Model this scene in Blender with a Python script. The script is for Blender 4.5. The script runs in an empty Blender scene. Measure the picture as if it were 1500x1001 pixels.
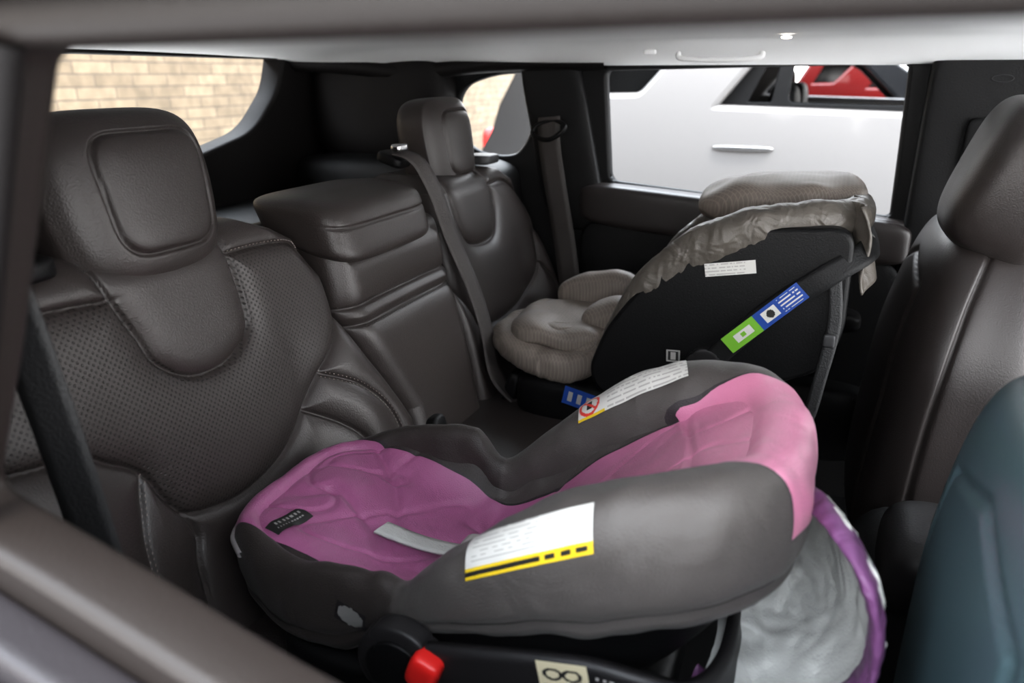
import bpy, math, random
import numpy as np
from mathutils import Vector, Matrix, noise
from mathutils.bvhtree import BVHTree
random.seed(3)
scene=bpy.context.scene
COL=bpy.context.collection
try:
    scene.view_settings.view_transform='Standard'
    scene.view_settings.gamma=.86; scene.view_settings.exposure=.32
except Exception: pass

# ------------------------------------------------------------ materials
def newmat(name):
    m=bpy.data.materials.new(name); m.use_nodes=True
    nt=m.node_tree; b=nt.nodes['Principled BSDF']; return m,nt,b
def addbump(nt,b,bump,bscale,wr,wscale):
    tc=nt.nodes.new('ShaderNodeTexCoord'); last=None
    if bump>0:
        n=nt.nodes.new('ShaderNodeTexNoise'); n.inputs['Scale'].default_value=bscale; n.inputs['Detail'].default_value=4
        nt.links.new(tc.outputs['Object'],n.inputs['Vector'])
        bp=nt.nodes.new('ShaderNodeBump'); bp.inputs['Strength'].default_value=bump; bp.inputs['Distance'].default_value=.002
        nt.links.new(n.outputs['Fac'],bp.inputs['Height']); last=bp
    if wr>0:
        n=nt.nodes.new('ShaderNodeTexNoise'); n.inputs['Scale'].default_value=wscale; n.inputs['Detail'].default_value=2; n.inputs['Distortion'].default_value=.8
        nt.links.new(tc.outputs['Object'],n.inputs['Vector'])
        bp=nt.nodes.new('ShaderNodeBump'); bp.inputs['Strength'].default_value=wr; bp.inputs['Distance'].default_value=.02
        nt.links.new(n.outputs['Fac'],bp.inputs['Height'])
        if last: nt.links.new(last.outputs['Normal'],bp.inputs['Normal'])
        last=bp
    if last: nt.links.new(last.outputs['Normal'],b.inputs['Normal'])
    return tc
def mat(name,col,rough=.5,metal=0,bump=0,bscale=60,spec=.5,var=0,vscale=6,coat=0,sheen=0,wr=0,wscale=9):
    m,nt,b=newmat(name)
    b.inputs['Base Color'].default_value=(*col,1); b.inputs['Roughness'].default_value=rough
    b.inputs['Metallic'].default_value=metal; b.inputs['Specular IOR Level'].default_value=spec
    b.inputs['Coat Weight'].default_value=coat
    b.inputs['Sheen Weight'].default_value=sheen
    tc=addbump(nt,b,bump,bscale,wr,wscale)
    if var>0:
        n=nt.nodes.new('ShaderNodeTexNoise'); n.inputs['Scale'].default_value=vscale
        nt.links.new(tc.outputs['Object'],n.inputs['Vector'])
        mx=nt.nodes.new('ShaderNodeMix'); mx.data_type='RGBA'
        mx.inputs[6].default_value=(*[c*(1-var) for c in col],1); mx.inputs[7].default_value=(*[min(1,c*(1+var)) for c in col],1)
        nt.links.new(n.outputs['Fac'],mx.inputs[0]); nt.links.new(mx.outputs[2],b.inputs['Base Color'])
    return m
LCOL=(.0335,.0275,.026)
leather=mat('leather_brown',LCOL,.39,bump=.3,bscale=420,spec=.5)
leatherd=mat('leather_brown_dark',(.026,.021,.020),.38,bump=.25,bscale=420,spec=.5)
def perforated():
    m,nt,b=newmat('leather_perforated')
    b.inputs['Roughness'].default_value=.43; b.inputs['Specular IOR Level'].default_value=.42
    tc=nt.nodes.new('ShaderNodeTexCoord'); mp=nt.nodes.new('ShaderNodeMapping')
    mp.inputs['Rotation'].default_value=(math.radians(45),0,0); mp.inputs['Scale'].default_value=(0,165,165)
    nt.links.new(tc.outputs['Object'],mp.inputs['Vector'])
    fr=nt.nodes.new('ShaderNodeVectorMath'); fr.operation='FRACTION'; nt.links.new(mp.outputs[0],fr.inputs[0])
    ds=nt.nodes.new('ShaderNodeVectorMath'); ds.operation='DISTANCE'; nt.links.new(fr.outputs[0],ds.inputs[0]); ds.inputs[1].default_value=(0,.5,.5)
    rp=nt.nodes.new('ShaderNodeMapRange'); rp.inputs[1].default_value=.15; rp.inputs[2].default_value=.30
    nt.links.new(ds.outputs['Value'],rp.inputs[0])
    mx=nt.nodes.new('ShaderNodeMix'); mx.data_type='RGBA'
    mx.inputs[6].default_value=(.007,.006,.005,1); mx.inputs[7].default_value=(*LCOL,1)
    nt.links.new(rp.outputs[0],mx.inputs[0]); nt.links.new(mx.outputs[2],b.inputs['Base Color'])
    bp=nt.nodes.new('ShaderNodeBump'); bp.inputs['Strength'].default_value=.35; bp.inputs['Distance'].default_value=.001
    nt.links.new(rp.outputs[0],bp.inputs['Height']); nt.links.new(bp.outputs[0],b.inputs['Normal'])
    return m
perf=perforated()
blackleather=mat('leather_black',(.014,.013,.014),.42,bump=.2,bscale=400,spec=.35)
reflleather=mat('leather_blue_reflection',(.058,.094,.108),.31,bump=.15,bscale=400,spec=.65)  # near front seat: bluish grey reflection painted into the leather's base colour
seamm=mat('seam_thread_dark',(.010,.008,.008),.7)
thread=mat('thread_grey',(.20,.17,.155),.7)
plastic=mat('plastic_black',(.0035,.0035,.004),.45,bump=.3,bscale=500,spec=.25)
plasticg=mat('plastic_grain',(.0065,.0065,.007),.55,bump=.4,bscale=300,spec=.25)
trimdark=mat('trim_brown_black',(.006,.005,.005),.6,bump=.2,bscale=300,spec=.2)
framem=mat('door_frame_trim',(.013,.010,.009),.5,bump=.2,bscale=300,spec=.35)
sillm=mat('sill_rubber',(.016,.014,.016),.45,bump=.2,bscale=300,spec=.4)
headm=mat('headliner_fabric',(.90,.90,.90),.9,bump=.3,bscale=300)
webbing=mat('belt_webbing',(.045,.039,.037),.55,bump=.6,bscale=350)
webblack=mat('belt_webbing_black',(.010,.010,.011),.55,bump=.6,bscale=350)
purple=mat('fabric_purple_trim',(.14,.055,.14),.5,bump=.3,bscale=400,wr=.5,wscale=25)
lining=mat('fabric_lining_silver',(.40,.40,.385),.50,bump=.4,bscale=400,wr=.9,wscale=11,spec=.35)
piping=mat('piping_grey',(.28,.26,.26),.6)
taupeh=mat('fabric_grey_satin',(.095,.084,.073),.40,bump=.3,bscale=500,wr=.5,wscale=22)
def carrier_fabric(yc,w):
    m,nt,b=newmat('fabric_mauve_and_charcoal'); N=nt.nodes; Lk=nt.links
    b.inputs['Sheen Weight'].default_value=.06
    tc=addbump(nt,b,.45,600,.20,14)
    sp=N.new('ShaderNodeSeparateXYZ'); Lk.new(tc.outputs['Object'],sp.inputs[0])
    def mth(op,a,c=None):
        q=N.new('ShaderNodeMath'); q.operation=op
        for i,s in enumerate((a,c)):
            if s is None: continue
            if isinstance(s,(int,float)): q.inputs[i].default_value=s
            else: Lk.new(s,q.inputs[i])
        return q.outputs[0]
    def mr(src,a,b_,c=0,d=1):
        q=N.new('ShaderNodeMapRange'); Lk.new(src,q.inputs[0])
        for i,v in zip((1,2,3,4),(a,b_,c,d)): q.inputs[i].default_value=v
        return q.outputs[0]
    a=mth('ABSOLUTE',mth('SUBTRACT',sp.outputs['Y'],yc))
    r0=mr(sp.outputs['X'],-.5,-.2,w+.010,w)
    d=mth('SUBTRACT',a,r0)
    hz=mth('SUBTRACT',1.128,sp.outputs['Z']); hx=mth('SUBTRACT',sp.outputs['X'],-.06)
    d2=mth('MINIMUM',hz,hx); dd=mth('MAXIMUM',d,d2)
    e=mr(dd,-.0012,.0012)
    seam=mth('LESS_THAN',mth('ABSOLUTE',dd),.0011)
    def mix(f,A,B):
        q=N.new('ShaderNodeMix'); q.data_type='RGBA'; Lk.new(f,q.inputs[0])
        for i,s in((6,A),(7,B)):
            if isinstance(s,tuple): q.inputs[i].default_value=(*s,1)
            else: Lk.new(s,q.inputs[i])
        return q.outputs[2]
    pk=mix(mr(sp.outputs['X'],-.35,-.05),(.325,.105,.225),(.50,.190,.295))  # lighter pink towards the head end: soft highlight painted into the mauve
    gr=mix(mr(sp.outputs['X'],-.378,-.372),(.027,.021,.0195),(.062,.055,.052))
    c=mix(e,pk,gr); c=mix(seam,c,(.02,.015,.018)); Lk.new(c,b.inputs['Base Color'])
    Lk.new(mr(e,0,1,.33,.5),b.inputs['Roughness'])
    return m
def pattern():
    m,nt,b=newmat('fabric_beige_pattern')
    b.inputs['Roughness'].default_value=.55
    tc=nt.nodes.new('ShaderNodeTexCoord'); mp=nt.nodes.new('ShaderNodeMapping'); mp.inputs['Rotation'].default_value=(0,0,.785)
    nt.links.new(tc.outputs['Object'],mp.inputs[0])
    br=nt.nodes.new('ShaderNodeTexBrick'); br.inputs['Scale'].default_value=46; br.inputs['Mortar Size'].default_value=.035
    br.inputs['Color1'].default_value=(.195,.165,.143,1); br.inputs['Color2'].default_value=(.17,.143,.124,1); br.inputs['Mortar'].default_value=(.235,.20,.175,1)
    nt.links.new(mp.outputs[0],br.inputs[0]); nt.links.new(br.outputs[0],b.inputs['Base Color'])
    bp=nt.nodes.new('ShaderNodeBump'); bp.inputs['Strength'].default_value=.25; bp.inputs['Distance'].default_value=.001; bp.invert=True
    nt.links.new(br.outputs['Fac'],bp.inputs['Height']); nt.links.new(bp.outputs[0],b.inputs['Normal'])
    return m
beige=pattern()
white=mat('label_white',(.52,.51,.49),.5); yellow=mat('label_yellow',(.60,.43,.02),.5); red=mat('red_plastic',(.55,.017,.015),.35)
inkred=mat('label_red',(.55,.05,.04),.5); ink=mat('label_ink',(.015,.015,.015),.5); blue=mat('label_blue',(.012,.055,.26),.45); green=mat('label_green',(.16,.38,.035),.45)
inkg=mat('label_grey_text',(.33,.32,.31),.5); pinkink=mat('label_pink_text',(.50,.37,.35),.5)
cuffm=mat('elastic_grey',(.17,.165,.16),.6)
embossed=mat('embossed_mark',(.03,.03,.032),.5)
chrome=mat('chrome',(.6,.6,.6),.2,metal=1)
def brickmat():
    m,nt,b=newmat('brick_tan'); b.inputs['Roughness'].default_value=.9
    tc=nt.nodes.new('ShaderNodeTexCoord'); sp=nt.nodes.new('ShaderNodeSeparateXYZ'); cb=nt.nodes.new('ShaderNodeCombineXYZ')
    nt.links.new(tc.outputs['Object'],sp.inputs[0]); nt.links.new(sp.outputs['Y'],cb.inputs['X']); nt.links.new(sp.outputs['Z'],cb.inputs['Y'])
    br=nt.nodes.new('ShaderNodeTexBrick'); br.inputs['Scale'].default_value=1
    br.inputs['Brick Width'].default_value=.34; br.inputs['Row Height'].default_value=.090; br.inputs['Mortar Size'].default_value=.006; br.inputs['Mortar Smooth'].default_value=.4
    br.inputs['Color1'].default_value=(.140,.112,.077,1); br.inputs['Color2'].default_value=(.098,.077,.052,1); br.inputs['Mortar'].default_value=(.075,.060,.045,1)
    nt.links.new(cb.outputs[0],br.inputs[0])
    n=nt.nodes.new('ShaderNodeTexNoise'); n.inputs['Scale'].default_value=9; n.inputs['Detail'].default_value=5; nt.links.new(tc.outputs['Object'],n.inputs[0])
    mx=nt.nodes.new('ShaderNodeMix'); mx.data_type='RGBA'; mx.blend_type='MULTIPLY'; mx.inputs[0].default_value=.5
    nt.links.new(br.outputs[0],mx.inputs[6])
    cr=nt.nodes.new('ShaderNodeValToRGB'); cr.color_ramp.elements[0].position=.35; cr.color_ramp.elements[0].color=(.6,.55,.5,1); cr.color_ramp.elements[1].position=.7; cr.color_ramp.elements[1].color=(1.3,1.25,1.2,1)
    nt.links.new(n.outputs[0],cr.inputs[0]); nt.links.new(cr.outputs[0],mx.inputs[7]); nt.links.new(mx.outputs[2],b.inputs['Base Color'])
    bp=nt.nodes.new('ShaderNodeBump'); bp.inputs['Strength'].default_value=.8; bp.inputs['Distance'].default_value=.01; bp.invert=True
    nt.links.new(br.outputs['Fac'],bp.inputs['Height']); nt.links.new(bp.outputs[0],b.inputs['Normal'])
    return m
brick=brickmat()
asphalt=mat('concrete_ground',(.42,.41,.40),.9,bump=.5,bscale=80,var=.1,vscale=3)
carwhite=mat('paint_white',(.175,.168,.165),.35,coat=.2); cardark=mat('paint_dark',(.012,.013,.015),.25,coat=.5); carred=mat('paint_red',(.10,.006,.006),.25,coat=.3)
carmocha=mat('paint_pearl',(.20,.15,.145),.22,coat=1)
tyre=mat('tyre',(.02,.02,.02),.8); rim=mat('alloy',(.3,.3,.3),.3,metal=.9)
darkglass=mat('privacy_glass',(.008,.008,.008),.08,spec=.4)
lampm=mat('lamp_lens',(.9,.9,.9),.3); lampm.node_tree.nodes['Principled BSDF'].inputs['Emission Color'].default_value=(1,.9,.75,1); lampm.node_tree.nodes['Principled BSDF'].inputs['Emission Strength'].default_value=4

# ------------------------------------------------------------ helpers
def empty(name,loc=(0,0,0)):
    e=bpy.data.objects.new(name,None); e.location=loc; e.empty_display_size=.1; COL.objects.link(e); return e
def adopt(p,*obs):
    for o in obs:
        o.parent=p; o.matrix_parent_inverse=Matrix.Translation(p.location).inverted()
def meshobj(name,v,f,mats,idx=None,smooth=True):
    me=bpy.data.meshes.new(name); me.from_pydata([tuple(map(float,a)) for a in v],[],[tuple(map(int,a)) for a in f])
    for m in mats: me.materials.append(m)
    if idx is not None: me.polygons.foreach_set('material_index',np.array(idx,dtype=np.int32))
    me.polygons.foreach_set('use_smooth',[smooth]*len(me.polygons)); me.update()
    o=bpy.data.objects.new(name,me); COL.objects.link(o); return o
def grid(name,P,mats,closeu=False,closev=False,matf=None,flip=False):
    nu,nv=P.shape[:2]; V=P.reshape(-1,3)
    iu=np.arange(nu if closeu else nu-1); iv=np.arange(nv if closev else nv-1)
    A,B=np.meshgrid(iu,iv,indexing='ij'); A=A.ravel();B=B.ravel();A1=(A+1)%nu;B1=(B+1)%nv
    F=np.stack([A*nv+B,A1*nv+B,A1*nv+B1,A*nv+B1],1)
    if flip: F=F[:,::-1]
    idx=None
    if matf is not None:
        c=(V[F[:,0]]+V[F[:,2]])/2; idx=matf(c,A,B)
    return meshobj(name,V,F,mats,idx)
def bvh(o):
    me=o.data; return BVHTree.FromPolygons([v.co.copy() for v in me.vertices],[tuple(p.vertices) for p in me.polygons])
def cat(pts,n=8,closed=False):
    P=[np.array(p,float) for p in pts]; out=[]
    m=len(P)
    for i in range(m if closed else m-1):
        if closed: p0,p1,p2,p3=P[i-1],P[i],P[(i+1)%m],P[(i+2)%m]
        else: p0,p1,p2,p3=P[max(i-1,0)],P[i],P[i+1],P[min(i+2,m-1)]
        for k in range(n):
            t=k/n; out.append(.5*((2*p1)+(-p0+p2)*t+(2*p0-5*p1+4*p2-p3)*t*t+(-p0+3*p1-3*p2+p3)*t**3))
    if not closed: out.append(P[-1])
    return np.array(out)
def pdist(Y,Z,polys):
    d=np.full(Y.shape,9.)
    for pl in polys:
        for a,b in zip(pl[:-1],pl[1:]):
            ab=b-a; L=max(1e-12,ab@ab); t=np.clip(((Y-a[0])*ab[0]+(Z-a[1])*ab[1])/L,0,1)
            d=np.minimum(d,np.hypot(Y-a[0]-t*ab[0],Z-a[1]-t*ab[1]))
    return d
def inpoly(Y,Z,poly):
    r=np.zeros(Y.shape,bool); n=len(poly)
    for i in range(n):
        a=poly[i];b=poly[(i+1)%n]
        c=((a[1]>Z)!=(b[1]>Z)); den=(b[1]-a[1]) if abs(b[1]-a[1])>1e-9 else 1e-9
        r^=c&(Y<(b[0]-a[0])*(Z-a[1])/den+a[0])
    return r
def sstep(x,a,b):
    t=np.clip((x-a)/(b-a),0,1); return t*t*(3-2*t)
def rbox(name,c,h,mats,p=5,n=24,deform=None,rot=None,matf=None):
    V=[];F=[]
    s=np.linspace(-1,1,n+1)
    for ax in range(3):
        for sg in(-1,1):
            A,B=np.meshgrid(s,s,indexing='ij'); q=np.zeros((n+1,n+1,3)); q[...,ax]=sg; q[...,(ax+1)%3]=A; q[...,(ax+2)%3]=B
            base=len(V); V+=list(q.reshape(-1,3))
            for i in range(n):
                for j in range(n):
                    a=base+i*(n+1)+j; f=(a,a+n+1,a+n+2,a+1); F.append(f if sg>0 else f[::-1])
    V=np.array(V); 
    key={}; remap=[]; U=[]
    for v in np.round(V,5):
        k=tuple(v+0.0)
        if k not in key: key[k]=len(U); U.append(v)
        remap.append(key[k])
    F=[tuple(remap[i] for i in f) for f in F]; V=np.array(U)
    V=V/((np.abs(V)**p).sum(1)**(1/p))[:,None]
    if deform is not None: V=deform(V.copy(),np.array(h,float))
    else: V=V*np.array(h)
    if rot is not None:
        M=np.array(rot.to_3x3() if hasattr(rot,'to_3x3') else rot); V=V@M.T
    V=V+np.array(c)
    idx=None
    if matf is not None:
        FF=np.array(F); idx=matf(V[FF].mean(1))
    return meshobj(name,V,F,mats,idx)
def ry(a): return Matrix.Rotation(a,3,'Y')
def round_poly(pts,r,n=6):
    out=[]; m=len(pts)
    rr=r if isinstance(r,(list,tuple)) else [r]*m
    for i in range(m):
        p=np.array(pts[i],float); a=np.array(pts[i-1],float)-p; b=np.array(pts[(i+1)%m],float)-p
        la,lb=np.linalg.norm(a),np.linalg.norm(b); k=min(rr[i],la*.48,lb*.48)
        if k<1e-4: out.append(p); continue
        p0=p+a/la*k;p1=p+b/lb*k
        for j in range(n+1):
            t=j/n; out.append((1-t)**2*p0+2*t*(1-t)*p+t*t*p1)
    return out
def plate(name,outer,holes,pos,plane,th,m,bev=.004):
    cu=bpy.data.curves.new(name,'CURVE'); cu.dimensions='2D'; cu.fill_mode='BOTH'; cu.extrude=th/2; cu.bevel_depth=bev; cu.bevel_resolution=2
    for pts in [outer]+holes:
        s=cu.splines.new('POLY'); s.points.add(len(pts)-1)
        for q,p in zip(s.points,pts): q.co=(p[0],p[1],0,1)
        s.use_cyclic_u=True
    cu.materials.append(m)
    o=bpy.data.objects.new(name,cu)
    o.rotation_euler=(math.pi/2,0,0) if plane=='xz' else (math.pi/2,0,math.pi/2)
    o.location=(0,pos,0) if plane=='xz' else (pos,0,0)
    COL.objects.link(o)
    dg=bpy.context.evaluated_depsgraph_get(); me=bpy.data.meshes.new_from_object(o.evaluated_get(dg)); 
    M=(Matrix.Translation(o.location)@o.rotation_euler.to_matrix().to_4x4()); me.transform(M)
    bpy.data.objects.remove(o); o2=bpy.data.objects.new(name,me); COL.objects.link(o2); return o2
def tube(name,pts,r,m,closed=False,n=8,sub=8):
    P=cat(pts,sub,closed) if sub>1 else np.array(pts); N=len(P); out=np.zeros((N,n,3))
    up=np.array([0,0,1.])
    prev=None
    for i in range(N):
        a=P[(i+1)%N] if (closed or i<N-1) else P[i]; b=P[i-1] if (closed or i>0) else P[i]
        t=a-b; t/=max(1e-9,np.linalg.norm(t))
        s=np.cross(t,up) if prev is None else prev-t*(prev@t)
        if np.linalg.norm(s)<1e-5: s=np.cross(t,[0,1,0.])
        s/=np.linalg.norm(s); prev=s; w=np.cross(s,t)
        for k in range(n):
            an=2*math.pi*k/n; out[i,k]=P[i]+(s*math.cos(an)+w*math.sin(an))*r
    return grid(name,out,[m],closeu=closed,closev=True)
def ribbon(name,pts,sides,w,m,th=.0016,sub=8):
    P=cat(pts,sub); S=cat(sides,sub); S/=np.linalg.norm(S,axis=1)[:,None]
    N=len(P); T=np.gradient(P,axis=0); T/=np.linalg.norm(T,axis=1)[:,None]
    Nn=np.cross(T,S); Nn/=np.linalg.norm(Nn,axis=1)[:,None]
    G=np.zeros((N,10,3)); k=np.linspace(-.5,.5,5)
    for j in range(5): G[:,j]=P+S*(k[j]*w)+Nn*th/2
    for j in range(5): G[:,5+j]=P+S*(-k[j]*w)-Nn*th/2
    return grid(name,G,[m],closev=True)
def decal(name,tree,c,ud,vd,w,h,cast,nu,nv,paint,mats,off=.0016):
    c=Vector(c);ud=Vector(ud).normalized();vd=Vector(vd).normalized();cast=Vector(cast).normalized()
    P=np.zeros((nu+1,nv+1,3))
    for i in range(nu+1):
        for j in range(nv+1):
            o=c+ud*((i/nu-.5)*w)+vd*((j/nv-.5)*h)
            q=tree.ray_cast(o-cast*.12,cast,.3) if tree else (None,)
            p=(q[0]-cast*off) if q[0] is not None else o
            P[i,j]=p
    return grid(name,P,mats,matf=lambda c,A,B: [paint((a+.5)/nu,(b+.5)/nv) for a,b in zip(A,B)])
def txt(u,v,lines,words,seed=0):
    l=int(v*lines); f=v*lines-l
    if not .3<f<.72: return False
    k=int(u*words+l*.37); r=random.Random(k*131+l*17+seed).random()
    return r>.22
def stitches(name,poly,fx,m,gap=.0075,off=.0015,side=(0,)):
    V=[];F=[]
    P=poly; L=np.r_[0,np.cumsum(np.linalg.norm(np.diff(P,axis=0),axis=1))]
    for sd in side:
        for s in np.arange(.003,L[-1],gap):
            i=min(len(L)-2,max(0,np.searchsorted(L,s)-1)); t=(s-L[i])/max(1e-9,L[i+1]-L[i]); p=P[i]*(1-t)+P[i+1]*t
            d=P[i+1]-P[i]; d=d/max(1e-9,np.linalg.norm(d)); nn=np.array([-d[1],d[0]]); p=p+nn*sd
            x=float(fx(np.array([p[0]]),np.array([p[1]]))[0])+off
            b=len(V); l=gap*.33; w=.0009
            for (da,dn,dx) in((-l,0,0),(0,w,0),(l,0,0),(0,-w,0),(0,0,.0009)):
                q=p+d*da+nn*dn; V.append((x+dx,q[0],q[1]))
            F+=[(b,b+1,b+4),(b+1,b+2,b+4),(b+2,b+3,b+4),(b+3,b,b+4)]
    return meshobj(name,V,F,[m])

# ------------------------------------------------------------ rear bench seat
def plane(z): return -.70-.22*(z-1.0)
bench=empty('rear_bench_seat',(-.6,1.16,.8))
def seatback(name,L,R,top,zb,seams,c,ins,bol=.04,extra=0):
    S=[cat(s,6) for s in seams]
    def fx(y,z):
        l=np.interp(z,L[0],L[1]); r=np.interp(z,R[0],R[1])
        d=np.minimum(np.minimum(y-l,r-y),top-z); rr=.05; d=np.clip(d,0,rr)
        x=plane(z)-(rr-np.sqrt(np.maximum(0,rr*rr-(rr-d)**2)))*.9+extra
        x=x+bol*sstep(np.abs(y-c),.14,.27)*sstep(-z,-1.25,-.95)
        ds=pdist(y,z,S)
        x=x+.012*(1-np.exp(-ds/.014))-.005*np.exp(-(ds/.0026)**2)
        return x
    nz,ny=250,250
    zz=np.linspace(zb,top,nz)
    Y=np.zeros((nz,ny));Z=np.zeros((nz,ny))
    for i,z in enumerate(zz):
        Y[i]=np.linspace(np.interp(z,L[0],L[1]),np.interp(z,R[0],R[1]),ny); Z[i]=z
    X=fx(Y,Z)
    P=np.stack([X,Y,Z],2)
    P=np.pad(P,((0,1),(1,1),(0,0)),mode='edge'); P[:,0,0]-=.13;P[:,-1,0]-=.13;P[-1,:,0]-=.13
    ip=cat(ins,6) if ins is not None else None
    def mf(cn,A,B):
        if ip is None: return [0]*len(cn)
        return inpoly(cn[:,1],cn[:,2],ip).astype(int)
    o=grid(name,P,[leather,perf],matf=mf)
    adopt(bench,o); return o,fx,S
nU=[(.795,1.33),(.803,1.228),(.793,1.175),(.742,1.148),(.682,1.150),(.637,1.18),(.62,1.222),(.60,1.278),(.59,1.33)]
nI=[(1.0,1.16),(.94,1.10),(.905,1.075),(.856,1.032),(.82,1.003),(.770,.981),(.70,.973),(.636,.984),(.60,1.0),(.583,1.03),(.565,1.071),(.53,1.10),(.491,1.125),(.40,1.145)]
nT=[(.40,1.25),(.45,1.268),(.508,1.278),(.604,1.270)]; nT2=[(.80,1.285),(.88,1.283),(.94,1.272),(.98,1.24)]
nB1=[(.905,1.075),(.979,1.030),(1.035,.95),(1.05,.80)]; nB2=[(.856,1.032),(.92,.985),(.955,.93),(.97,.80)]
nL1=[(.565,1.071),(.55,1.03),(.534,.966),(.53,.80)]; nL2=[(.583,1.03),(.61,.97),(.60,.92),(.59,.80)]
insN=[(.40,1.25),(.508,1.278),(.604,1.27),(.627,1.2),(.682,1.15),(.742,1.148),(.793,1.175),(.803,1.228),(.80,1.285),(.94,1.272),(.99,1.2)]+nI[:]
ob,fxn,S=seatback('seatback',([.78,1.2,1.27,1.31,1.325],[.36,.39,.41,.45,.51]),([.78,.93,1.06,1.14,1.21,1.275,1.30,1.325],[1.11,1.10,1.035,1.0,.998,.965,.92,.85]),1.325,.74,[nU,nI,nT,nT2,nB1,nB2,nL1,nL2],.71,insN)
adopt(bench,stitches('stitching',cat(nB1,8),fxn,thread,side=(.004,-.004)),stitches('stitching',cat(nL1,8),fxn,thread,side=(.004,-.004)),
      stitches('stitching',cat(nT2,8),fxn,thread,side=(.004,)),stitches('stitching',cat(nU,8),fxn,seamm,side=(.006,)))
fU=[(1.478,1.32),(1.479,1.252),(1.508,1.172),(1.57,1.149),(1.65,1.153),(1.686,1.205),(1.69,1.25),(1.67,1.32)]
fI=[(1.93,1.14),(1.875,1.123),(1.848,1.053),(1.80,1.0),(1.731,.972),(1.63,.962),(1.534,.967),(1.484,.982),(1.455,1.02),(1.40,1.10)]
fB1=[(1.848,1.053),(1.90,1.0),(1.93,.93),(1.94,.8)]; fT2=[(1.68,1.27),(1.78,1.27),(1.86,1.22),(1.90,1.18)]
ob,fxf,S=seatback('seatback',([.78,1.1,1.2,1.28,1.31],[1.41,1.41,1.41,1.43,1.49]),([.78,.94,1.055,1.19,1.268,1.30,1.31],[1.96,1.96,1.93,1.90,1.85,1.78,1.72]),1.31,.74,[fU,fI,fB1,fT2],1.62,None)
adopt(bench,stitches('stitching',cat(fB1,8),fxf,thread,side=(.004,)),stitches('stitching',cat(fI,8),fxf,thread,side=(.005,)))
m1=[(1.0,1.143),(1.2,1.146),(1.42,1.143)]; m2=[(1.0,1.110),(1.2,1.112),(1.42,1.110)]
ob,fxm,S=seatback('centre_seatback',([.78,.925,1.058,1.139,1.24],[1.115,1.112,1.045,1.012,1.012]),([.78,1.0,1.25],[1.40,1.405,1.39]),1.25,.74,[m1,m2],1.2,None,bol=0,extra=.012)
adopt(bench,stitches('stitching',cat(m1,8),fxm,seamm,side=(.004,)),stitches('stitching',cat(m2,8),fxm,seamm,side=(-.004,)))
# headrests
def headrest(name,c,h,m,parent,rot=0,tap=.12,seam=True,posts=True):
    b,hh=h[1],h[2]
    rp=[np.array(p) for p in round_poly([(-.50*b,-.56*hh),(.62*b,-.56*hh),(.74*b,.72*hh),(-.58*b,.72*hh)],.040)]; rp.append(rp[0]); rp=[np.array(rp)]
    def df(V,h):
        W=V*h
        W[:,1]*=1-tap*sstep(-V[:,2],-.2,1.0)
        W[:,0]+=-.10*h[0]*V[:,2]
        if seam:
            d=pdist(W[:,1],W[:,2],rp); fr=sstep(V[:,0],.4,.8)
            ins=inpoly(W[:,1],W[:,2],rp[0])
            W[:,0]+=fr*(-.006*np.exp(-(d/.0026)**2)+.004*(1-np.exp(-d/.008))*ins)
            W[:,0]+=-.014*(V[:,1]**2)*fr
        return W
    o=rbox(name,c,h,[m],p=4.0,n=90 if seam else 24,deform=df,rot=ry(rot))
    adopt(parent,o)
    if posts:
        for s in(-.055,.055):
            adopt(parent,tube('headrest_post',[(c[0]-.01,c[1]+s,c[2]-h[2]*.8),(c[0]-.01,c[1]+s,c[2]-h[2]-.06)],.006,chrome))
    return o
headrest('headrest',(-.845,.700,1.368),(.088,.132,.113),leather,bench,rot=-.10)
headrest('headrest',(-.845,1.608,1.362),(.058,.116,.112),leather,bench,rot=-.10)
# folded centre headrest (wedge)
def wedge(V,h):
    W=V*h; W[:,2]*=1-.35*sstep(-V[:,0],-.3,1.0)
    W[:,0]+=.022*V[:,2]*(-1)
    g=np.exp(-((V[:,2]-.25)/.05)**2)*sstep(V[:,0],.3,.8); W[:,0]-=.004*g
    return W
adopt(bench,rbox('centre_headrest',(-.805,1.160,1.282),(.095,.160,.050),[leather],p=5.5,n=40,deform=wedge,rot=ry(.14)))
def cush(V,h):
    W=V*h; y=W[:,1]+1.16
    for c0 in(.71,1.6):
        W[:,2]+=np.where(V[:,2]>0,-.025*np.exp(-((y-c0)/.16)**2),0)
    return W
adopt(bench,rbox('seat_cushion',(-.44,1.16,.71),(.30,.79,.125),[leatherd],p=9,n=50,deform=cush))
adopt(bench,rbox('seatback_rear_shell',(-.90,1.16,.98),(.045,.78,.29),[plasticg],p=9,n=16,rot=ry(-.2)))
adopt(bench,rbox('release_lever',(-.80,1.74,1.325),(.035,.045,.012),[embossed],p=5,n=10),rbox('release_lever',(-.80,.50,1.325),(.05,.05,.014),[plastic],p=5,n=10))
adopt(bench,rbox('belt_guide',(-.82,1.36,1.36),(.03,.03,.012),[plastic],p=4,n=10,rot=ry(.3)))

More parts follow.
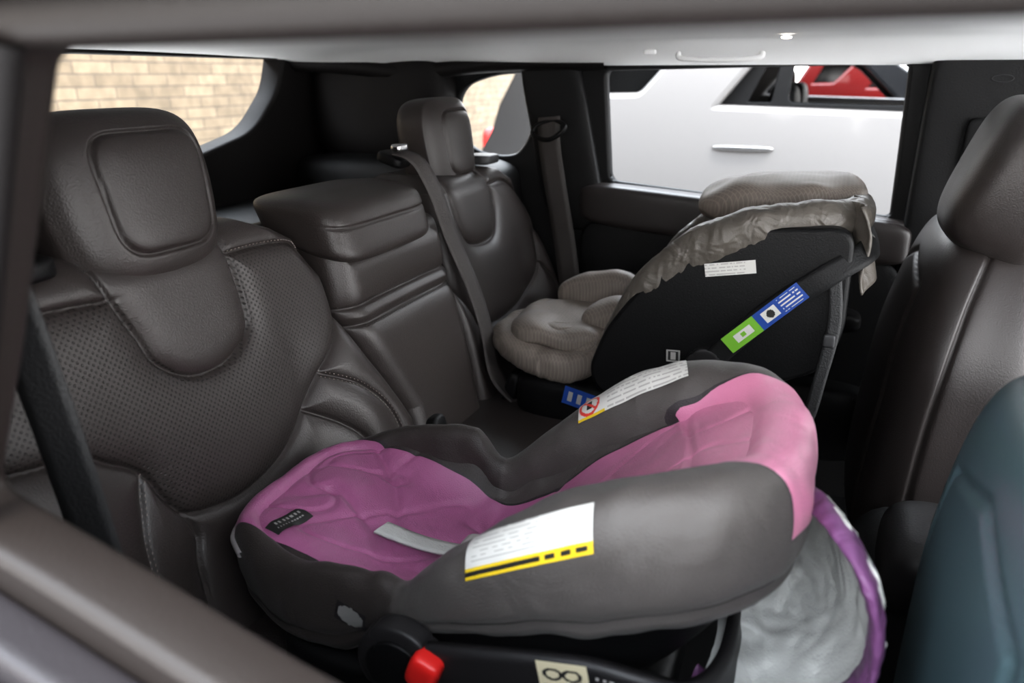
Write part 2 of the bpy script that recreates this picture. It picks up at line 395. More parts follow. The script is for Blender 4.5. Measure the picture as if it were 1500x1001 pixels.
# ------------------------------------------------------------ seat belts
b=empty('seat_belt',(-.56,.38,1.1))
adopt(b,ribbon('strap',[(-.62,.37,1.46),(-.59,.375,1.38),(-.57,.38,1.25),(-.558,.385,1.13),(-.545,.39,1.0),(-.53,.40,.84)],[(.9,.45,.0)]*6,.040,webblack))
b=empty('seat_belt',(-.68,1.4,1.1))
adopt(b,ribbon('strap',[(-.80,1.345,1.375),(-.765,1.355,1.36),(-.735,1.37,1.30),(-.712,1.395,1.20),(-.680,1.425,1.09),(-.655,1.44,.99),(-.63,1.44,.88),(-.56,1.46,.80)],[(.15,1,.1)]*8,.046,webbing),
      rbox('buckle',(-.60,1.47,.845),(.018,.03,.05),[plastic],p=4,n=10,rot=ry(.3)),rbox('latch',(-.795,1.34,1.385),(.012,.020,.008),[chrome],p=4,n=8))
b=empty('seat_belt',(-.62,1.88,1.2))
adopt(b,ribbon('strap',[(-.68,1.90,1.42),(-.675,1.89,1.36),(-.655,1.88,1.26),(-.625,1.87,1.13),(-.60,1.86,1.0),(-.58,1.86,.86)],[(1,-.1,.1)]*6,.062,webbing),
      tube('belt_anchor_loop',[(-.72,1.89,1.375),(-.67,1.875,1.365),(-.63,1.88,1.395),(-.66,1.90,1.41),(-.71,1.90,1.40)],.006,plastic,closed=True))
b=empty('belt_buckle',(-.66,1.05,.86))
adopt(b,rbox('housing',(-.60,1.10,.90),(.014,.022,.035),[plastic],p=4,n=10,rot=ry(-.2)),tube('stalk',[(-.61,1.10,.88),(-.62,1.10,.845)],.008,plastic))

# ------------------------------------------------------------ car cabin shell
cab=empty('car',(0,1.15,.45))
K=1.98/1.88
def SC(pts): return [(x*K,1.52+(z-1.52)*K) for x,z in pts]
win=round_poly(SC([(-.511,1.262),(.153,1.212),(.14,1.553),(-.535,1.541)]),[.03,.03,.03,.035])
qw=list(cat(SC([(-.937,1.449),(-.907,1.50),(-.838,1.527),(-.75,1.536),(-.712,1.512),(-.707,1.398),(-.75,1.323),(-.81,1.311),(-.878,1.323),(-.927,1.365)]),5,closed=True))
fwin=round_poly([(.42,1.21),(1.15,1.16),(1.0,1.5),(.42,1.555)],.04)
side=[(-1.75,.42),(1.25,.42),(1.25,1.2),(1.05,1.58),(.6,1.60),(-1.0,1.60),(-1.5,1.58),(-1.75,1.3)]
adopt(cab,plate('side_wall_far',side,[win,qw,fwin],1.995,'xz',.03,plasticg,.006))
def loop3(pts,y): return [(p[0],y,p[1]) for p in pts]
adopt(cab,tube('window_seal',loop3(win,1.985)[::2],.010,plastic,closed=True,sub=2),tube('window_seal',loop3(qw,1.985)[::3],.012,plastic,closed=True,sub=3))
nh=round_poly([(-.350,1.540),(-.425,1.38),(-.487,1.262),(-.371,1.232),(-.222,1.186),(.0,1.16),(.30,1.15),(.30,1.545),(.0,1.543)],[.02,.0,.03,.1,.1,.1,.03,.03,0])
nfw=round_poly([(.42,1.15),(1.15,1.13),(1.0,1.5),(.42,1.55)],.04)
adopt(cab,plate('side_wall_near',side,[nh,nfw],.254,'xz',.03,framem,.008))
adopt(cab,tube('window_seal',[(-.330,.235,1.534),(-.395,.235,1.39),(-.455,.235,1.265)],.008,trimdark),
      tube('door_frame_top',[(-.5,.22,1.560),(-.2,.22,1.563),(.35,.22,1.563)],.014,framem))
def skin(V,h):
    W=V*h; W[:,2]+=-.28*W[:,0]; return W
adopt(cab,rbox('belt_moulding',(-.30,.215,1.180),(.42,.016,.014),[sillm],p=5,n=16,deform=skin),
      rbox('belt_rubber',(-.30,.195,1.158),(.42,.010,.012),[plastic],p=5,n=16,deform=skin),
      rbox('belt_chrome_strip',(-.30,.182,1.148),(.42,.005,.008),[carmocha],p=5,n=12,deform=skin),
      rbox('door_skin',(-.30,.168,.90),(.60,.022,.235),[carmocha],p=8,n=24,deform=skin))
nx,ny=60,60
X=np.linspace(-1.42,.95,nx); Yv=np.linspace(.27,1.99,ny)
P=np.zeros((nx,ny,3))
for i,x in enumerate(X):
    for j,y in enumerate(Yv):
        u=(y-1.13)/.86; e=abs(u)
        z=1.600-.045*sstep(e,.72,1.0)-.03*float(sstep(-x,.9,1.42))-.012*u*u
        P[i,j]=(x,y,float(z))
o=grid('headliner',P,[headm]); sm=o.modifiers.new('s','SOLIDIFY'); sm.thickness=.03; sm.offset=1
adopt(cab,o)
adopt(cab,rbox('roof_panel',(-.25,1.13,1.665),(1.25,.88,.035),[carmocha],p=8,n=16))
adopt(cab,tube('grab_handle',[(-.34,1.80,1.567),(-.33,1.79,1.556),(-.25,1.785,1.553),(-.17,1.79,1.556),(-.16,1.80,1.567)],.006,headm))
adopt(cab,rbox('coat_hook',(-.40,1.78,1.570),(.014,.008,.006),[headm],p=4,n=8),rbox('dome_lamp_lens',(-.105,1.64,1.590),(.010,.007,.003),[lampm],p=3,n=8))
tg=round_poly([(.62,1.315),(1.38,1.318),(1.64,1.375),(1.755,1.48),(1.79,1.572),(.58,1.572)],[.05,.1,.06,.04,.02,.04])
adopt(cab,plate('tailgate',[(.23,.42),(2.0,.42),(2.0,1.60),(.23,1.60)],[tg],-1.44,'yz',.05,trimdark,.01))
for yy,s in((1.95,1),(.31,-1)):
    adopt(cab,rbox('rear_pillar_trim',(-1.20,yy,1.44),(.22,.08,.15),[trimdark],p=4,n=20))
adopt(cab,rbox('cargo_side_trim',(-1.12,1.90,1.20),(.34,.12,.11),[plasticg],p=5,n=20),
      rbox('cargo_side_trim',(-1.12,.36,1.20),(.34,.12,.11),[plasticg],p=5,n=20),
      rbox('cargo_cover',(-1.15,1.14,1.20),(.27,.74,.012),[plasticg],p=8,n=12))
adopt(cab,tube('roof_rail_trim',[(-1.42,1.82,1.555),(-1.25,1.86,1.545),(-1.08,1.90,1.528),(-.92,1.93,1.545),(-.75,1.95,1.553),(-.55,1.955,1.553)],.022,trimdark))
adopt(cab,rbox('b_pillar_trim',(.315,1.965,1.18),(.135,.035,.46),[plasticg],p=8,n=20),
      rbox('belt_height_adjuster',(.30,1.925,1.36),(.035,.01,.075),[plastic],p=6,n=12))
o=tube('airbag_badge',[(.315+.020*math.cos(a),1.928,1.515+.007*math.sin(a)) for a in np.linspace(0,2*math.pi,12,endpoint=False)],.0008,embossed,closed=True,sub=2)
adopt(cab,o)
def dpad(V,h):
    W=V*h; W[:,2]+=-.07*W[:,0]; return W
adopt(cab,rbox('door_upper_trim',(-.20,1.950,1.175),(.40,.045,.055),[leatherd],p=6,n=24,deform=dpad),
      rbox('door_panel',(-.20,1.960,.95),(.40,.035,.19),[plasticg],p=8,n=24,deform=dpad),
      rbox('door_armrest',(-.18,1.90,.985),(.30,.065,.03),[blackleather],p=4,n=24,deform=dpad),
      rbox('door_pull_trim',(-.02,1.87,1.02),(.10,.008,.006),[chrome],p=4,n=12,deform=dpad),
      rbox('door_lower_pocket',(-.20,1.90,.70),(.38,.06,.10),[plasticg],p=6,n=20))
adopt(cab,rbox('window_ledge',(-.19,1.965,1.215),(.385,.035,.014),[leather],p=5,n=20,deform=dpad))
adopt(cab,rbox('c_pillar_trim',(-.66,1.975,1.35),(.085,.03,.23),[plasticg],p=6,n=20,deform=lambda V,h:(lambda W:np.c_[W[:,0]-.10*W[:,2]/.23*.5,W[:,1],W[:,2]])(V*h)))
adopt(cab,rbox('floor_pan',(-.2,1.15,.42),(1.5,.88,.03),[plasticg],p=12,n=8))
adopt(cab,rbox('centre_console',(.34,1.08,.70),(.24,.12,.20),[plasticg],p=6,n=16),rbox('console_armrest',(.215,1.00,.905),(.085,.09,.06),[blackleather],p=3.6,n=24))

# ------------------------------------------------------------ front seats
def front_seat(yc,m,wy=.24,x0=.30,z0=.99,hz=.30,rot=.16,p=4.5,hx=.105,tap=.18,tapx=.2):
    e=empty('front_seat',(x0,yc,.9))
    def df(V,h):
        W=V*h; 
        W[:,1]*=1-tap*sstep(V[:,2],.2,1.0)
        W[:,0]*=1-tapx*sstep(V[:,2],.1,1.0)
        W[:,0]+=-.02*np.cos(V[:,1]*math.pi/2)*(V[:,0]<0)
        rp=[np.array([(-.62*h[1],-h[2]),(-.66*h[1],.1*h[2]),(-.50*h[1],.66*h[2]),(0,.78*h[2]),(.50*h[1],.66*h[2]),(.66*h[1],.1*h[2]),(.62*h[1],-h[2])])]
        d=pdist(W[:,1],W[:,2],rp); W[:,0]+=sstep(-V[:,0],.3,.7)*(.007*np.exp(-(d/.005)**2))
        rq=[cat([(-.35*h[0],-h[2]),(-.45*h[0],0),(-.35*h[0],.6*h[2]),(-.1*h[0],h[2])],8)]
        d=pdist(W[:,0],W[:,2],rq); W[:,1]-=np.sign(V[:,1])*(.007*np.exp(-(d/.005)**2)-.006*np.exp(-(d/.04)**2))*sstep(np.abs(V[:,1]),.4,.8)
        return W
    adopt(e,rbox('backrest',(x0,yc,z0),(hx,wy,hz),[m],p=p,n=90,deform=df,rot=ry(rot)))
    adopt(e,rbox('cushion',(x0+.33,yc,.72),(.28,wy,.09),[m],p=6,n=20))
    return e
e=front_seat(1.61,leatherd,x0=.265,z0=.94,hz=.33,rot=.08,wy=.26,hx=.115)
headrest('headrest',(.298,1.52,1.352),(.085,.135,.130),leather,e,rot=.40,seam=False)
e2=front_seat(.62,reflleather,x0=.272,z0=.94,hz=.335,rot=.0,wy=.27,p=5.0,hx=.120,tap=.12,tapx=.10)
headrest('headrest',(.42,.66,1.42),(.055,.13,.095),reflleather,e2,rot=.2,seam=False)

# ------------------------------------------------------------ infant car seats
def smooth_interp(x,xs,ys,w=.012):
    k=np.linspace(-2,2,9); g=np.exp(-k*k/2); g/=g.sum()
    return sum(gi*np.interp(x+ki*w,xs,ys) for gi,ki in zip(g,k))
def nz(v,s): return noise.noise(Vector((v[0]*s,v[1]*s,v[2]*s)))
def infant_seat(yc,xc,a,bw,rimk,Vk,Hk,flk,shk,cover,liner,mats,Nt=400,wr=.004,tilt=0,puck=0,fold=(1.0,1.0),ef=.58):
    e=empty('infant_car_seat',(xc,yc,.9))
    tau=np.linspace(0,2*math.pi,Nt*3,endpoint=False)
    cx=np.cos(tau);sy=np.sin(tau)
    ex=np.where(cx<0,ef,.54)
    rx=xc+a*np.sign(cx)*np.abs(cx)**ex
    b=smooth_interp(rx,*bw)
    ryy=b*np.sign(sy)*np.abs(sy)**ex
    Pc=np.c_[rx,ryy]; Pc=np.r_[Pc,Pc[:1]]; L=np.r_[0,np.cumsum(np.linalg.norm(np.diff(Pc,axis=0),axis=1))]
    s=np.linspace(0,L[-1],Nt,endpoint=False); rx=np.interp(s,L,Pc[:,0]); ryy=np.interp(s,L,Pc[:,1])
    rz=smooth_interp(rx,*rimk); V=smooth_interp(rx,*Vk); H=smooth_interp(rx,*Hk)
    rz=rz+tilt*np.clip(ryy/.12,-1,1)*sstep(-rx,.38,.42)*sstep(rx,-.62,-.52)
    T=np.c_[np.roll(rx,-2)-np.roll(rx,2),np.roll(ryy,-2)-np.roll(ryy,2)]; T/=np.linalg.norm(T,axis=1)[:,None]
    n=np.c_[T[:,1],-T[:,0]]
    nf=48; ph=np.linspace(0,2*math.pi,nf,endpoint=False)
    P=np.zeros((Nt,nf,3))
    for j,f in enumerate(ph):
        c,sn=math.cos(f),math.sin(f)
        c2=math.copysign(abs(c)**.8,c); s2=math.copysign(abs(sn)**.85,sn)
        P[:,j,0]=rx+n[:,0]*H*c2; P[:,j,1]=ryy+n[:,1]*H*c2; P[:,j,2]=rz-V+V*s2
    for i in range(Nt):
        for j in range(nf):
            v=P[i,j]; d=nz(v,14)*wr+nz(v,34)*wr*.5
            if puck: d+=puck*noise.noise(Vector((s[i]*110,math.sin(ph[j])*.6,0)))*(.4+.6*abs(math.sin(ph[j]-1)))
            cc=math.cos(ph[j]); sn=math.sin(ph[j])
            seam=-.006*math.exp(-((ph[j]-(2*math.pi-.52))/.09)**2) if not puck else 0
            P[i,j,0]+=n[i,0]*(d*cc+seam); P[i,j,1]+=n[i,1]*(d*cc+seam); P[i,j,2]+=d*sn
    P[:,:,1]+=yc
    rim_o=grid('padded_rim',P,mats,closeu=True,closev=True,matf=cover)
    nk=66; G=np.zeros((Nt,nk,3)); ks=np.linspace(0,1,nk)
    kx=np.clip(rx,xc-a*.62,xc+a*.62)
    inx=rx-n[:,0]*H*.15; iny=ryy-n[:,1]*H*.15
    for j,k in enumerate(ks):
        g=1-k; px=kx+(inx-kx)*g; py=iny*g
        fl=smooth_interp(px,*flk); zt=rz-V*.30
        h=g**5.0; hw=np.where(zt<fl,g**14,h)
        G[:,j,0]=px;G[:,j,1]=py;G[:,j,2]=fl+(zt-fl)*hw
    for i in range(Nt):
        for j in range(2,nk):
            v=G[i,j]; f=fold[0]+(fold[1]-fold[0])*float(sstep(v[0],-.32,-.2)); k=min(1,(j-2)/8)*f
            r1=abs(nz((v[0]*1.5+v[1]*.8,v[1]*.7,0),7)); r2=abs(nz((v[0]-v[1]*.8,v[1]*1.2,3),12))
            G[i,j,2]+=(-.007*math.exp(-(r1/.06)**2)-.004*math.exp(-(r2/.06)**2)+nz((v[0],v[1],7),9)*.010+nz((v[0],v[1],5),26)*.003+.004)*k
    G[:,:,1]+=yc
    lin=grid('fabric_liner',G,mats,closeu=True,matf=liner)
    G2=np.zeros((Nt,nk,3))
    ox=rx+n[:,0]*H*.55; oy=ryy+n[:,1]*H*.55
    for j,k in enumerate(ks):
        g=1-k; px=kx+(ox-kx)*g; py=oy*g
        fl=smooth_interp(px,*shk); zt=rz-V*1.0
        h=g**5.0
        G2[:,j,0]=px;G2[:,j,1]=py;G2[:,j,2]=fl+(np.maximum(zt,fl+.01)-fl)*h
    G2[:,:,1]+=yc
    sh=grid('plastic_shell',G2,[plastic],closeu=True)
    adopt(e,rim_o,lin,sh)
    return e,rim_o,lin,sh,P,n
YC=.735
cfab=carrier_fabric(YC,.112)
bwN=([-.65,-.50,-.40,-.30,-.1,.03],[.142,.146,.146,.158,.165,.158])
rimN=([-.66,-.58,-.50,-.44,-.405,-.372,-.34,-.26,-.19,-.11,-.04,.03],[.998,1.001,1.010,1.020,1.020,.990,1.028,1.104,1.158,1.19,1.200,1.185])
VN=([-.66,-.56,-.45,-.39,-.34,-.26,-.15,-.05,.03],[.050,.055,.056,.036,.036,.062,.080,.076,.058])
HN=([-.66,-.50,-.38,-.30,-.15,.03],[.018,.019,.017,.030,.046,.036])
flN=([-.66,-.55,-.50,-.42,-.35,-.29,-.23,-.19,-.10,-.03,.03],[.994,.984,.970,.938,.926,.958,1.03,1.062,1.135,1.175,1.178])
shN=([-.66,-.5,-.4,-.2,-.1,.0,.03],[.91,.85,.835,.85,.93,1.02,1.06])
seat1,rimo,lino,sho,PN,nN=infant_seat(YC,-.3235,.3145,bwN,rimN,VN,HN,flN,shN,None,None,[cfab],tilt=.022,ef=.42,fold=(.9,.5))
tb=bvh(rimo); tl=bvh(lino)
def label_w(u,v):
    if v<.24: return 1 if not txt(u,v/.24,1,26) else 3
    if v>.34 and .05<u<.60 and txt(u,(v-.34)/.6,6,26): return 2
    if .66<u<.92 and .42<v<.92 and txt(u,(v-.42)/.5,5,30): return 4
    return 0
adopt(seat1,decal('warning_label',tb,(-.212,.56,1.106),(.89,0,.45),(-.12,.40,.60),.145,.043,(0,.80,-.60),110,40,label_w,[white,yellow,inkg,ink,pinkink]))
def label_f(u,v):
    du=(u-.11)*4.2; dv=(v-.5); r=math.hypot(du,dv)
    if .33<r<.43: return 4
    if r<.33: return 4 if abs(du+dv)<.06 else (3 if abs(du)<.10 and abs(dv)<.2 else 0)
    if u>.28 and txt(u,v,6,50,3): return 2
    if u<.26 and v<.07: return 1
    return 0
adopt(seat1,decal('warning_label',tb,(-.198,.876,1.150),(.86,0,.50),(-.2,.62,.45),.160,.040,(0,.45,-.89),120,36,label_f,[white,yellow,inkg,ink,inkred]))
def label_b(u,v):
    if .12<u<.88 and .28<v<.42: return 1 if int(u*26)%2 else 0
    if .12<u<.88 and .58<v<.78: return 1 if int(u*18)%2 else 0
    return 0
adopt(seat1,decal('brand_tag',tl,(-.572,.650,.985),(.15,1,0),(-1,.15,0),.058,.024,(0,0,-1),40,20,label_b,[ink,inkg],off=.003))
def along(P,n,cond,j,off):
    idx=[i for i in range(P.shape[0]) if cond(P[i,j,0],P[i,j,1])]
    idx=sorted(idx); gaps=[k for k in range(1,len(idx)) if idx[k]-idx[k-1]>1]
    if gaps: g=gaps[0]; idx=idx[g:]+idx[:g]
    return [P[i,j]+np.array([n[i,0],n[i,1],0])*off for i in idx][::2]
adopt(seat1,tube('piping',along(PN,nN,lambda x,y:x<-.60,3,.001),.0040,piping,sub=2),
      tube('piping',along(PN,nN,lambda x,y:x<-.41 and y<YC,36,.001),.0030,piping,sub=2),
      tube('wing_seam',along(PN,nN,lambda x,y:x>-.30 and y<YC,44,-.0003),.0011,seamm,sub=2))
adopt(seat1,ribbon('harness_strap',[(-.47,.70,.975),(-.42,.712,.958),(-.37,.725,.950),(-.31,.73,.965)],[(.2,1,0)]*4,.026,lining,th=.004),
      rbox('harness_buckle',(-.35,.735,.952),(.022,.022,.010),[lining],p=4,n=10),
      decal('elastic_cuff',tb,(-.432,.565,.950),(1,0,-.3),(0.2,.3,1),.040,.022,(0,.85,-.52),24,14,lambda u,v:0 if 1.2*(u-.5)**2+(v-.5)**2<.22 else 1,[cuffm,sillm]))
def disc(name,c,r,th,m,ax=1):
    def df(V,h):
        q=np.hypot(V[:,0],V[:,2]); mx=np.maximum(np.abs(V[:,0]),np.abs(V[:,2])); k=np.where(q>1e-6,mx/np.maximum(q,1e-6),1)
        W=V.copy(); W[:,0]*=k;W[:,2]*=k; return W*h
    return rbox(name,c,(r,th,r),[m],p=9,n=20,deform=df)
for sgn in(-1,1):
    yy=YC+sgn*.198
    adopt(seat1,disc('handle_pivot',(-.345,yy,.945),.048,.014,blackleather),disc('handle_pivot_cap',(-.345,yy+sgn*.013,.945),.034,.006,plastic),
          rbox('release_button',(-.310,yy+sgn*.014,.957),(.017,.014,.020),[red],p=4,n=12,rot=ry(.35)))
def hpath(s): return [(-.345,YC-s*.200,.945),(-.25,YC-s*.203,.972),(-.15,YC-s*.203,.995),(-.09,YC-s*.20,.995),(-.05,YC-s*.17,.975),(-.03,YC-s*.10,.955)]
hp=hpath(1)+[(-.028,YC,.95)]+hpath(-1)[::-1]
adopt(seat1,ribbon('carry_handle',hp,[(-.2,0,1)]*13,.046,blackleather,th=.012))
adopt(seat1,rbox('seat_base',(-.33,YC,.835),(.24,.165,.045),[plastic],p=6,n=20))
def lab_icon(u,v):
    r=math.hypot(u-.3,v-.6); r2=math.hypot(u-.68,v-.6)
    return 1 if (.13<r<.2 or .13<r2<.2 or (v<.25 and int(u*12)%2)) else 0
adopt(seat1,decal('instruction_label',None,(-.165,.524,.997),(.98,0,.19),(-.19,0,.98),.050,.034,(0,1,0),40,28,lab_icon,[mat('label_cream',(.50,.45,.32),.5),ink]),
      decal('instruction_label',None,(-.105,.5225,1.003),(1,0,.03),(-.03,0,1),.060,.022,(0,1,0),60,20,lambda u,v:1 if txt(u,v,3,18,9) else 0,[blackleather,inkg]))
can=[(.00,.74,1.12),(.022,.70,1.135),(.045,.64,1.148),(.070,.605,1.130),(.086,.60,1.091),(.090,.60,1.045),(.082,.60,1.005),(.05,.60,.96),(.0,.61,.93),(-.06,.63,.94)]
loop=cat(can,10)
cc=np.array([-.02,.80,1.03]); nk=34
G=np.zeros((len(loop),nk,3))
for j in range(nk):
    g=j/(nk-1); G[:,j]=loop*(1-g)+cc*g
    bul=math.sin(g*math.pi)*.02; dirv=(loop-cc); dirv[:,1]=0; dirv/=np.linalg.norm(dirv,axis=1)[:,None]; G[:,j]+=dirv*bul
    G[:,j,1]+=.03*math.sin(g*math.pi)
for i in range(len(loop)):
    for j in range(1,nk):
        v=G[i,j]; d=(.6-abs(nz(v,20)))*.024+(.5-abs(nz(v,42)))*.010; G[i,j,0]+=d*.6; G[i,j,2]+=d*.6; G[i,j,1]-=d
adopt(seat1,grid('canopy_lining',G,[lining]))
G=np.zeros((len(loop),12,3))
for k in range(12):
    an=2*math.pi*k/12; dirv=(loop-cc); dirv[:,1]=0; dirv/=np.linalg.norm(dirv,axis=1)[:,None]
    wv=np.array([1+.45*nz((i*.35,0,k*.2),1) for i in range(len(loop))])[:,None]
    G[:,k]=loop+dirv*math.cos(an)*.007*wv+np.array([0,1,0])*math.sin(an)*.024
adopt(seat1,grid('canopy_trim',G,[purple],closev=True))

# --- far seat (beige)
YF=1.545
def coverF(c,A,B):
    x=c[:,0]; r=np.zeros(len(c),int); r[x<-.37]=1; return r
def linerF(c,A,B):
    return np.full(len(c),1)
bwF=([-.65,-.50,-.40,-.30,-.1,.08],[.13,.14,.145,.165,.170,.155])
rimF=([-.65,-.60,-.545,-.45,-.395,-.37,-.31,-.215,-.113,.0,.08],[.995,.990,.980,.975,.99,1.045,1.170,1.262,1.304,1.318,1.310])
VF=([-.65,-.56,-.45,-.39,-.33,-.22,-.05,.08],[.030,.034,.034,.030,.048,.047,.037,.030])
HF=([-.65,-.50,-.38,-.30,-.15,.08],[.034,.034,.024,.030,.034,.032])
flF=([-.65,-.58,-.50,-.42,-.36,-.30,-.23,-.10,.0,.08],[1.0,1.015,1.02,1.005,1.0,1.04,1.12,1.22,1.26,1.27])
shF=([-.65,-.5,-.4,-.2,-.1,.0,.08],[.92,.87,.85,.87,.90,.98,1.03])
seat2,rf,lf,sf,PF,nF=infant_seat(YF,-.285,.345,bwF,rimF,VF,HF,flF,shF,coverF,linerF,[taupeh,beige],wr=.004,puck=.0022,fold=(1.2,1.0))
def dome(V,h):
    W=V*h
    for k in range(len(W)): W[k,2]+=nz(W[k],16)*.010
    return W
adopt(seat2,rbox('head_support_pad',(-.080,YF+.07,1.286),(.160,.12,.050),[beige],p=2.5,n=30,rot=ry(-.10),deform=dome),
      rbox('body_insert_pad',(-.46,YF+.11,1.035),(.10,.035,.055),[beige],p=2.8,n=24,rot=ry(-.3),deform=dome),
      rbox('body_insert_pad',(-.40,YF-.02,1.025),(.06,.045,.040),[beige],p=2.6,n=24,rot=ry(-.5),deform=dome),
      rbox('seat_pad',(-.49,YF-.01,.992),(.12,.125,.030),[beige],p=3.4,n=24,deform=dome))
so_=[(-.385,.965),(-.355,1.05),(-.30,1.13),(-.215,1.215),(-.113,1.262),(.05,1.275),(.055,1.10),(.03,1.03),(-.10,.97),(-.20,.93),(-.36,.92)]
adopt(seat2,plate('shell_side',round_poly(so_,.03),[],YF-.178,'xz',.02,plastic,.008),plate('shell_side',round_poly(so_,.03),[],YF+.178,'xz',.02,plastic,.008),
      rbox('seat_base',(-.33,YF,.865),(.25,.17,.055),[plastic],p=6,n=20))
adopt(seat2,disc('handle_pivot',(-.165,YF-.20,1.01),.036,.012,blackleather),disc('handle_pivot',(-.165,YF+.20,1.01),.036,.012,plasticg))
yh=YF-.205
adopt(seat2,ribbon('carry_handle',[(-.165,yh,1.01),(-.07,yh,1.12),(.02,yh,1.20),(.075,yh+.04,1.235),(.085,YF-.08,1.24),(.085,YF+.08,1.24),(.075,YF+.16,1.235),(.02,YF+.205,1.2),(-.07,YF+.205,1.12),(-.165,YF+.205,1.01)],[(-.75,0,.66)]*10,.040,plasticg,th=.012))
def bl(u,v):
    if u<.03 or u>.97: return 0 if u>.5 else 2
    if .50<u<.68 and .18<v<.82: return 1 if math.hypot((u-.59)*5,(v-.5))>.22 else 3
    if u<.42: return 1 if (.12<u<.34 and .25<v<.75 and not(.2<u<.26 and .4<v<.6)) else 2
    if u>.72 and .1<v<.9 and txt(u,v,5,50,5): return 1
    return 0
adopt(seat2,decal('instruction_sticker',None,(-.070,yh-.009,1.117),(.70,0,.72),(-.72,0,.70),.165,.034,(0,1,0),90,26,bl,[blue,white,green,ink]))
adopt(seat2,decal('certification_label',None,(-.137,YF-.199,1.198),(.97,0,.17),(-.17,0,.97),.088,.024,(0,1,0),80,24,lambda u,v:1 if u<.8 and .1<v<.9 and txt(u,v,4,40,7) else 0,[white,inkg]),
      decal('instruction_label',None,(-.225,YF-.199,1.02),(1,0,.05),(-.05,0,1),.026,.024,(0,1,0),16,16,lambda u,v:0 if (abs(u-.5)<.2 and .2<v<.8) else (1 if .15<u<.85 and .1<v<.9 else 0),[inkg,ink]),
      decal('base_label',None,(-.40,YF-.174,.885),(1,0,-.2),(.2,0,1),.10,.04,(0,1,0),50,20,lambda u,v:(2 if (int(u*10)%2 and .2<v<.75) else 0),[blue,white,inkg]))
G=np.zeros((24,24,3))
for i in range(24):
    for j in range(24):
        u=i/23;v=j/23
        G[i,j]=np.array([.060+.035*u-.01*v+.012*math.sin(v*9+u*5),YF-.17+.14*v,1.315-.15*u*(1-.5*v)])
o=grid('canopy_flap',G,[taupeh]); m_=o.modifiers.new('s','SOLIDIFY'); m_.thickness=.004; adopt(seat2,o)
adopt(seat2,ribbon('adjust_strap',[(.035,YF-.20,1.20),(.045,YF-.205,1.12),(.035,YF-.21,1.02),(.02,YF-.20,.92),(-.02,YF-.18,.86)],[(1,.1,0)]*5,.022,webblack),
      rbox('strap_buckle',(.04,YF-.212,1.09),(.010,.005,.012),[embossed],p=4,n=8))

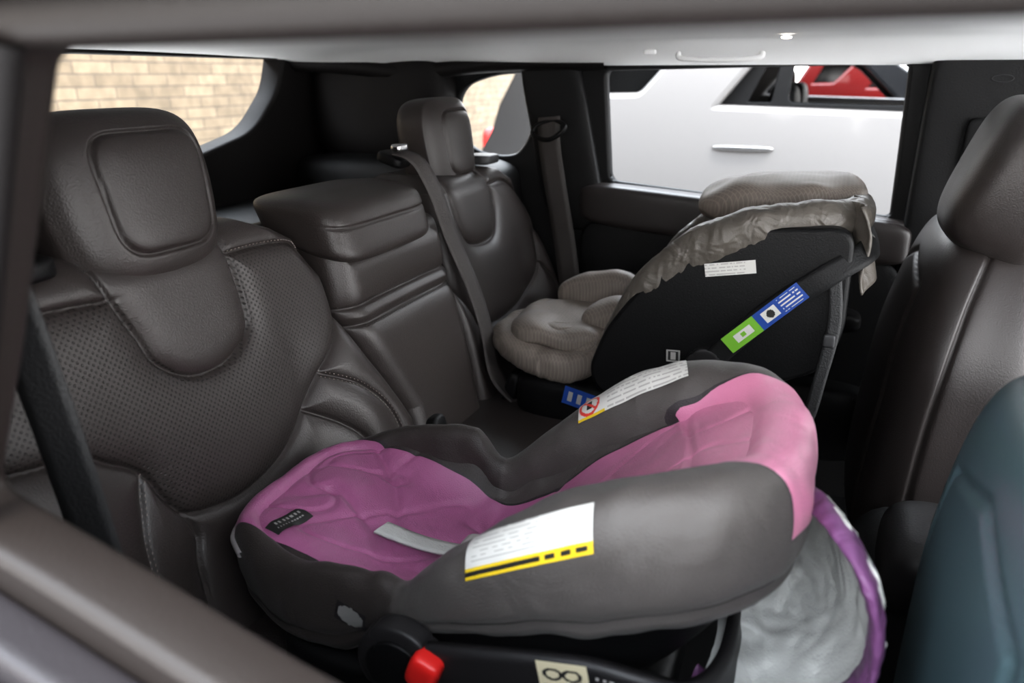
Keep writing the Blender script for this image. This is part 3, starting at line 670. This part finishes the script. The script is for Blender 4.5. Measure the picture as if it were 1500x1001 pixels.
# ------------------------------------------------------------ outside
g=rbox('ground',(0,3,-.05),(14,14,.05),[asphalt],p=30,n=6)
w=rbox('wall_brick',(-5.2,4,1.9),(.12,9,1.95),[brick],p=40,n=6)
def make_car(x0,y0,paint,w=1.85):
    e=empty('parked_car',(x0+2.3,y0+w/2,.6))
    def arch(cx,r=.36,z=.30,n=10): return [(cx+r*math.cos(a),z+r*math.sin(a)) for a in np.linspace(math.pi,0,n)]
    outl=[(.06,.32),(.0,.55),(.0,.95),(.10,1.12),(.16,1.30),(.34,1.62),(.60,1.72),(2.3,1.74),(2.7,1.66),(3.35,1.22),(4.35,1.06),(4.62,.85),(4.66,.45),(4.55,.28)]
    bottom=[(4.15,.28)]+[p for p in arch(3.76)[::-1]]+[(3.3,.26),(1.35,.26)]+arch(.93)[::-1]+[(.55,.28)]
    poly=[(x0+a,b_) for a,b_ in outl+bottom]
    holes=[round_poly([(x0+a,b_) for a,b_ in h],.03) for h in
       ([(.34,1.435),(.56,1.44),(.74,1.64),(.44,1.63)],[(.81,1.400),(1.70,1.378),(1.70,1.67),(1.02,1.67)],[(1.80,1.375),(3.0,1.26),(2.66,1.58),(2.50,1.665),(1.80,1.67)])]
    for yy in(y0,y0+w): adopt(e,plate('body_side',poly,holes,yy,'xz',.05,paint,.02))
    V=[];F=[];I=[]
    for a,b_ in outl: V.append((x0+a,y0,b_)); V.append((x0+a,y0+w,b_))
    for i in range(len(outl)-1):
        F.append((2*i,2*i+2,2*i+3,2*i+1)); I.append(1 if i in(4,8) else 0)
    adopt(e,meshobj('body_skin',V,F,[paint,darkglass],I,smooth=False))
    for cx in(.93,3.76):
        for yy in(y0+.08,y0+w-.08):
            adopt(e,disc('tyre',(x0+cx,yy,.33),.33,.11,tyre),disc('wheel',(x0+cx,yy+(-.02 if yy<y0+w/2 else .02),.33),.21,.11,rim))
    adopt(e,plate('quarter_glass',[(x0+.32,1.41),(x0+.60,1.41),(x0+.77,1.66),(x0+.42,1.66)],[],y0+.02,'xz',.004,darkglass,0))
    adopt(e,plate('window_inner_trim',[(x0+.78,1.30),(x0+1.74,1.30),(x0+1.74,1.69),(x0+.98,1.69)],[round_poly([(x0+.94,1.425),(x0+1.03,1.425),(x0+1.06,1.65),(x0+1.04,1.65)],.01),round_poly([(x0+1.08,1.425),(x0+1.64,1.415),(x0+1.64,1.65),(x0+1.10,1.65)],.03)],y0+.05,'xz',.02,plastic,.004))
    adopt(e,rbox('door_handle',(x0+.95,y0-.045,1.268),(.11,.015,.011),[rim if paint is carwhite else paint],p=3,n=12),
          rbox('side_moulding',(x0+2.1,y0-.03,1.10),(1.9,.008,.012),[inkg],p=5,n=8),
          rbox('window_sill_moulding',(x0+1.3,y0-.03,1.388),(.5,.008,.008),[embossed],p=5,n=8),
          rbox('tail_lamp',(x0+.03,y0+.10,1.02),(.05,.12,.12),[red],p=4,n=10),rbox('tail_lamp',(x0+.03,y0+w-.10,1.02),(.05,.12,.12),[red],p=4,n=10),
          rbox('door_gap',(x0+.66,y0-.024,.98),(.0025,.003,.40),[cuffm],p=6,n=6),rbox('door_gap',(x0+1.75,y0-.024,1.0),(.0025,.003,.36),[cuffm],p=6,n=6),
          rbox('bumper',(x0+.05,y0+w/2,.55),(.08,w/2,.13),[paint],p=5,n=12))
    adopt(e,rbox('cabin_trim',(x0+1.6,y0+w/2,1.28),(1.4,w/2-.08,.06),[plasticg],p=6,n=8))
    for cy in(.45,1.35):
        adopt(e,rbox('seat_back',(x0+1.05,y0+cy,1.33),(.06,.22,.16),[plasticg],p=4,n=10),rbox('seat_back',(x0+2.1,y0+cy,1.40),(.07,.22,.18),[plasticg],p=4,n=10))
    return e
make_car(-1.25,3.0,carwhite)
make_car(-2.50,5.5,cardark)
make_car(-.6,8.0,carred)

# ------------------------------------------------------------ light
wd=bpy.data.worlds.new('World'); scene.world=wd; wd.use_nodes=True
nt=wd.node_tree; bg=nt.nodes['Background']
tc=nt.nodes.new('ShaderNodeTexCoord'); sp=nt.nodes.new('ShaderNodeSeparateXYZ'); nt.links.new(tc.outputs['Generated'],sp.inputs[0])
cr=nt.nodes.new('ShaderNodeValToRGB'); cr.color_ramp.elements[0].position=0; cr.color_ramp.elements[0].color=(1,.985,.965,1); cr.color_ramp.elements[1].position=.6; cr.color_ramp.elements[1].color=(.85,.92,1,1)
nt.links.new(sp.outputs['Z'],cr.inputs[0]); nt.links.new(cr.outputs[0],bg.inputs[0]); bg.inputs[1].default_value=9.5
sun=bpy.data.lights.new('sun','SUN'); sun.energy=6.0; sun.angle=math.radians(8); sun.color=(1,.96,.90)
so=bpy.data.objects.new('sun',sun); COL.objects.link(so)
so.rotation_euler=Vector((-.45,.25,-1)).to_track_quat('-Z','Y').to_euler()

# ------------------------------------------------------------ camera
F_=Vector((-.359,.8715,-.3338)).normalized();R_=Vector((.9245,.381,0)).normalized();U_=R_.cross(F_)
cam=bpy.data.cameras.new('camera'); co=bpy.data.objects.new('camera',cam); COL.objects.link(co)
co.matrix_world=Matrix((( R_.x,U_.x,-F_.x,0),(R_.y,U_.y,-F_.y,0),(R_.z,U_.z,-F_.z,1.52),(0,0,0,1)))
cam.sensor_width=36; cam.lens=26.4; cam.clip_start=.02
cam.dof.use_dof=True; cam.dof.focus_distance=1.15; cam.dof.aperture_fstop=3.8
scene.camera=co
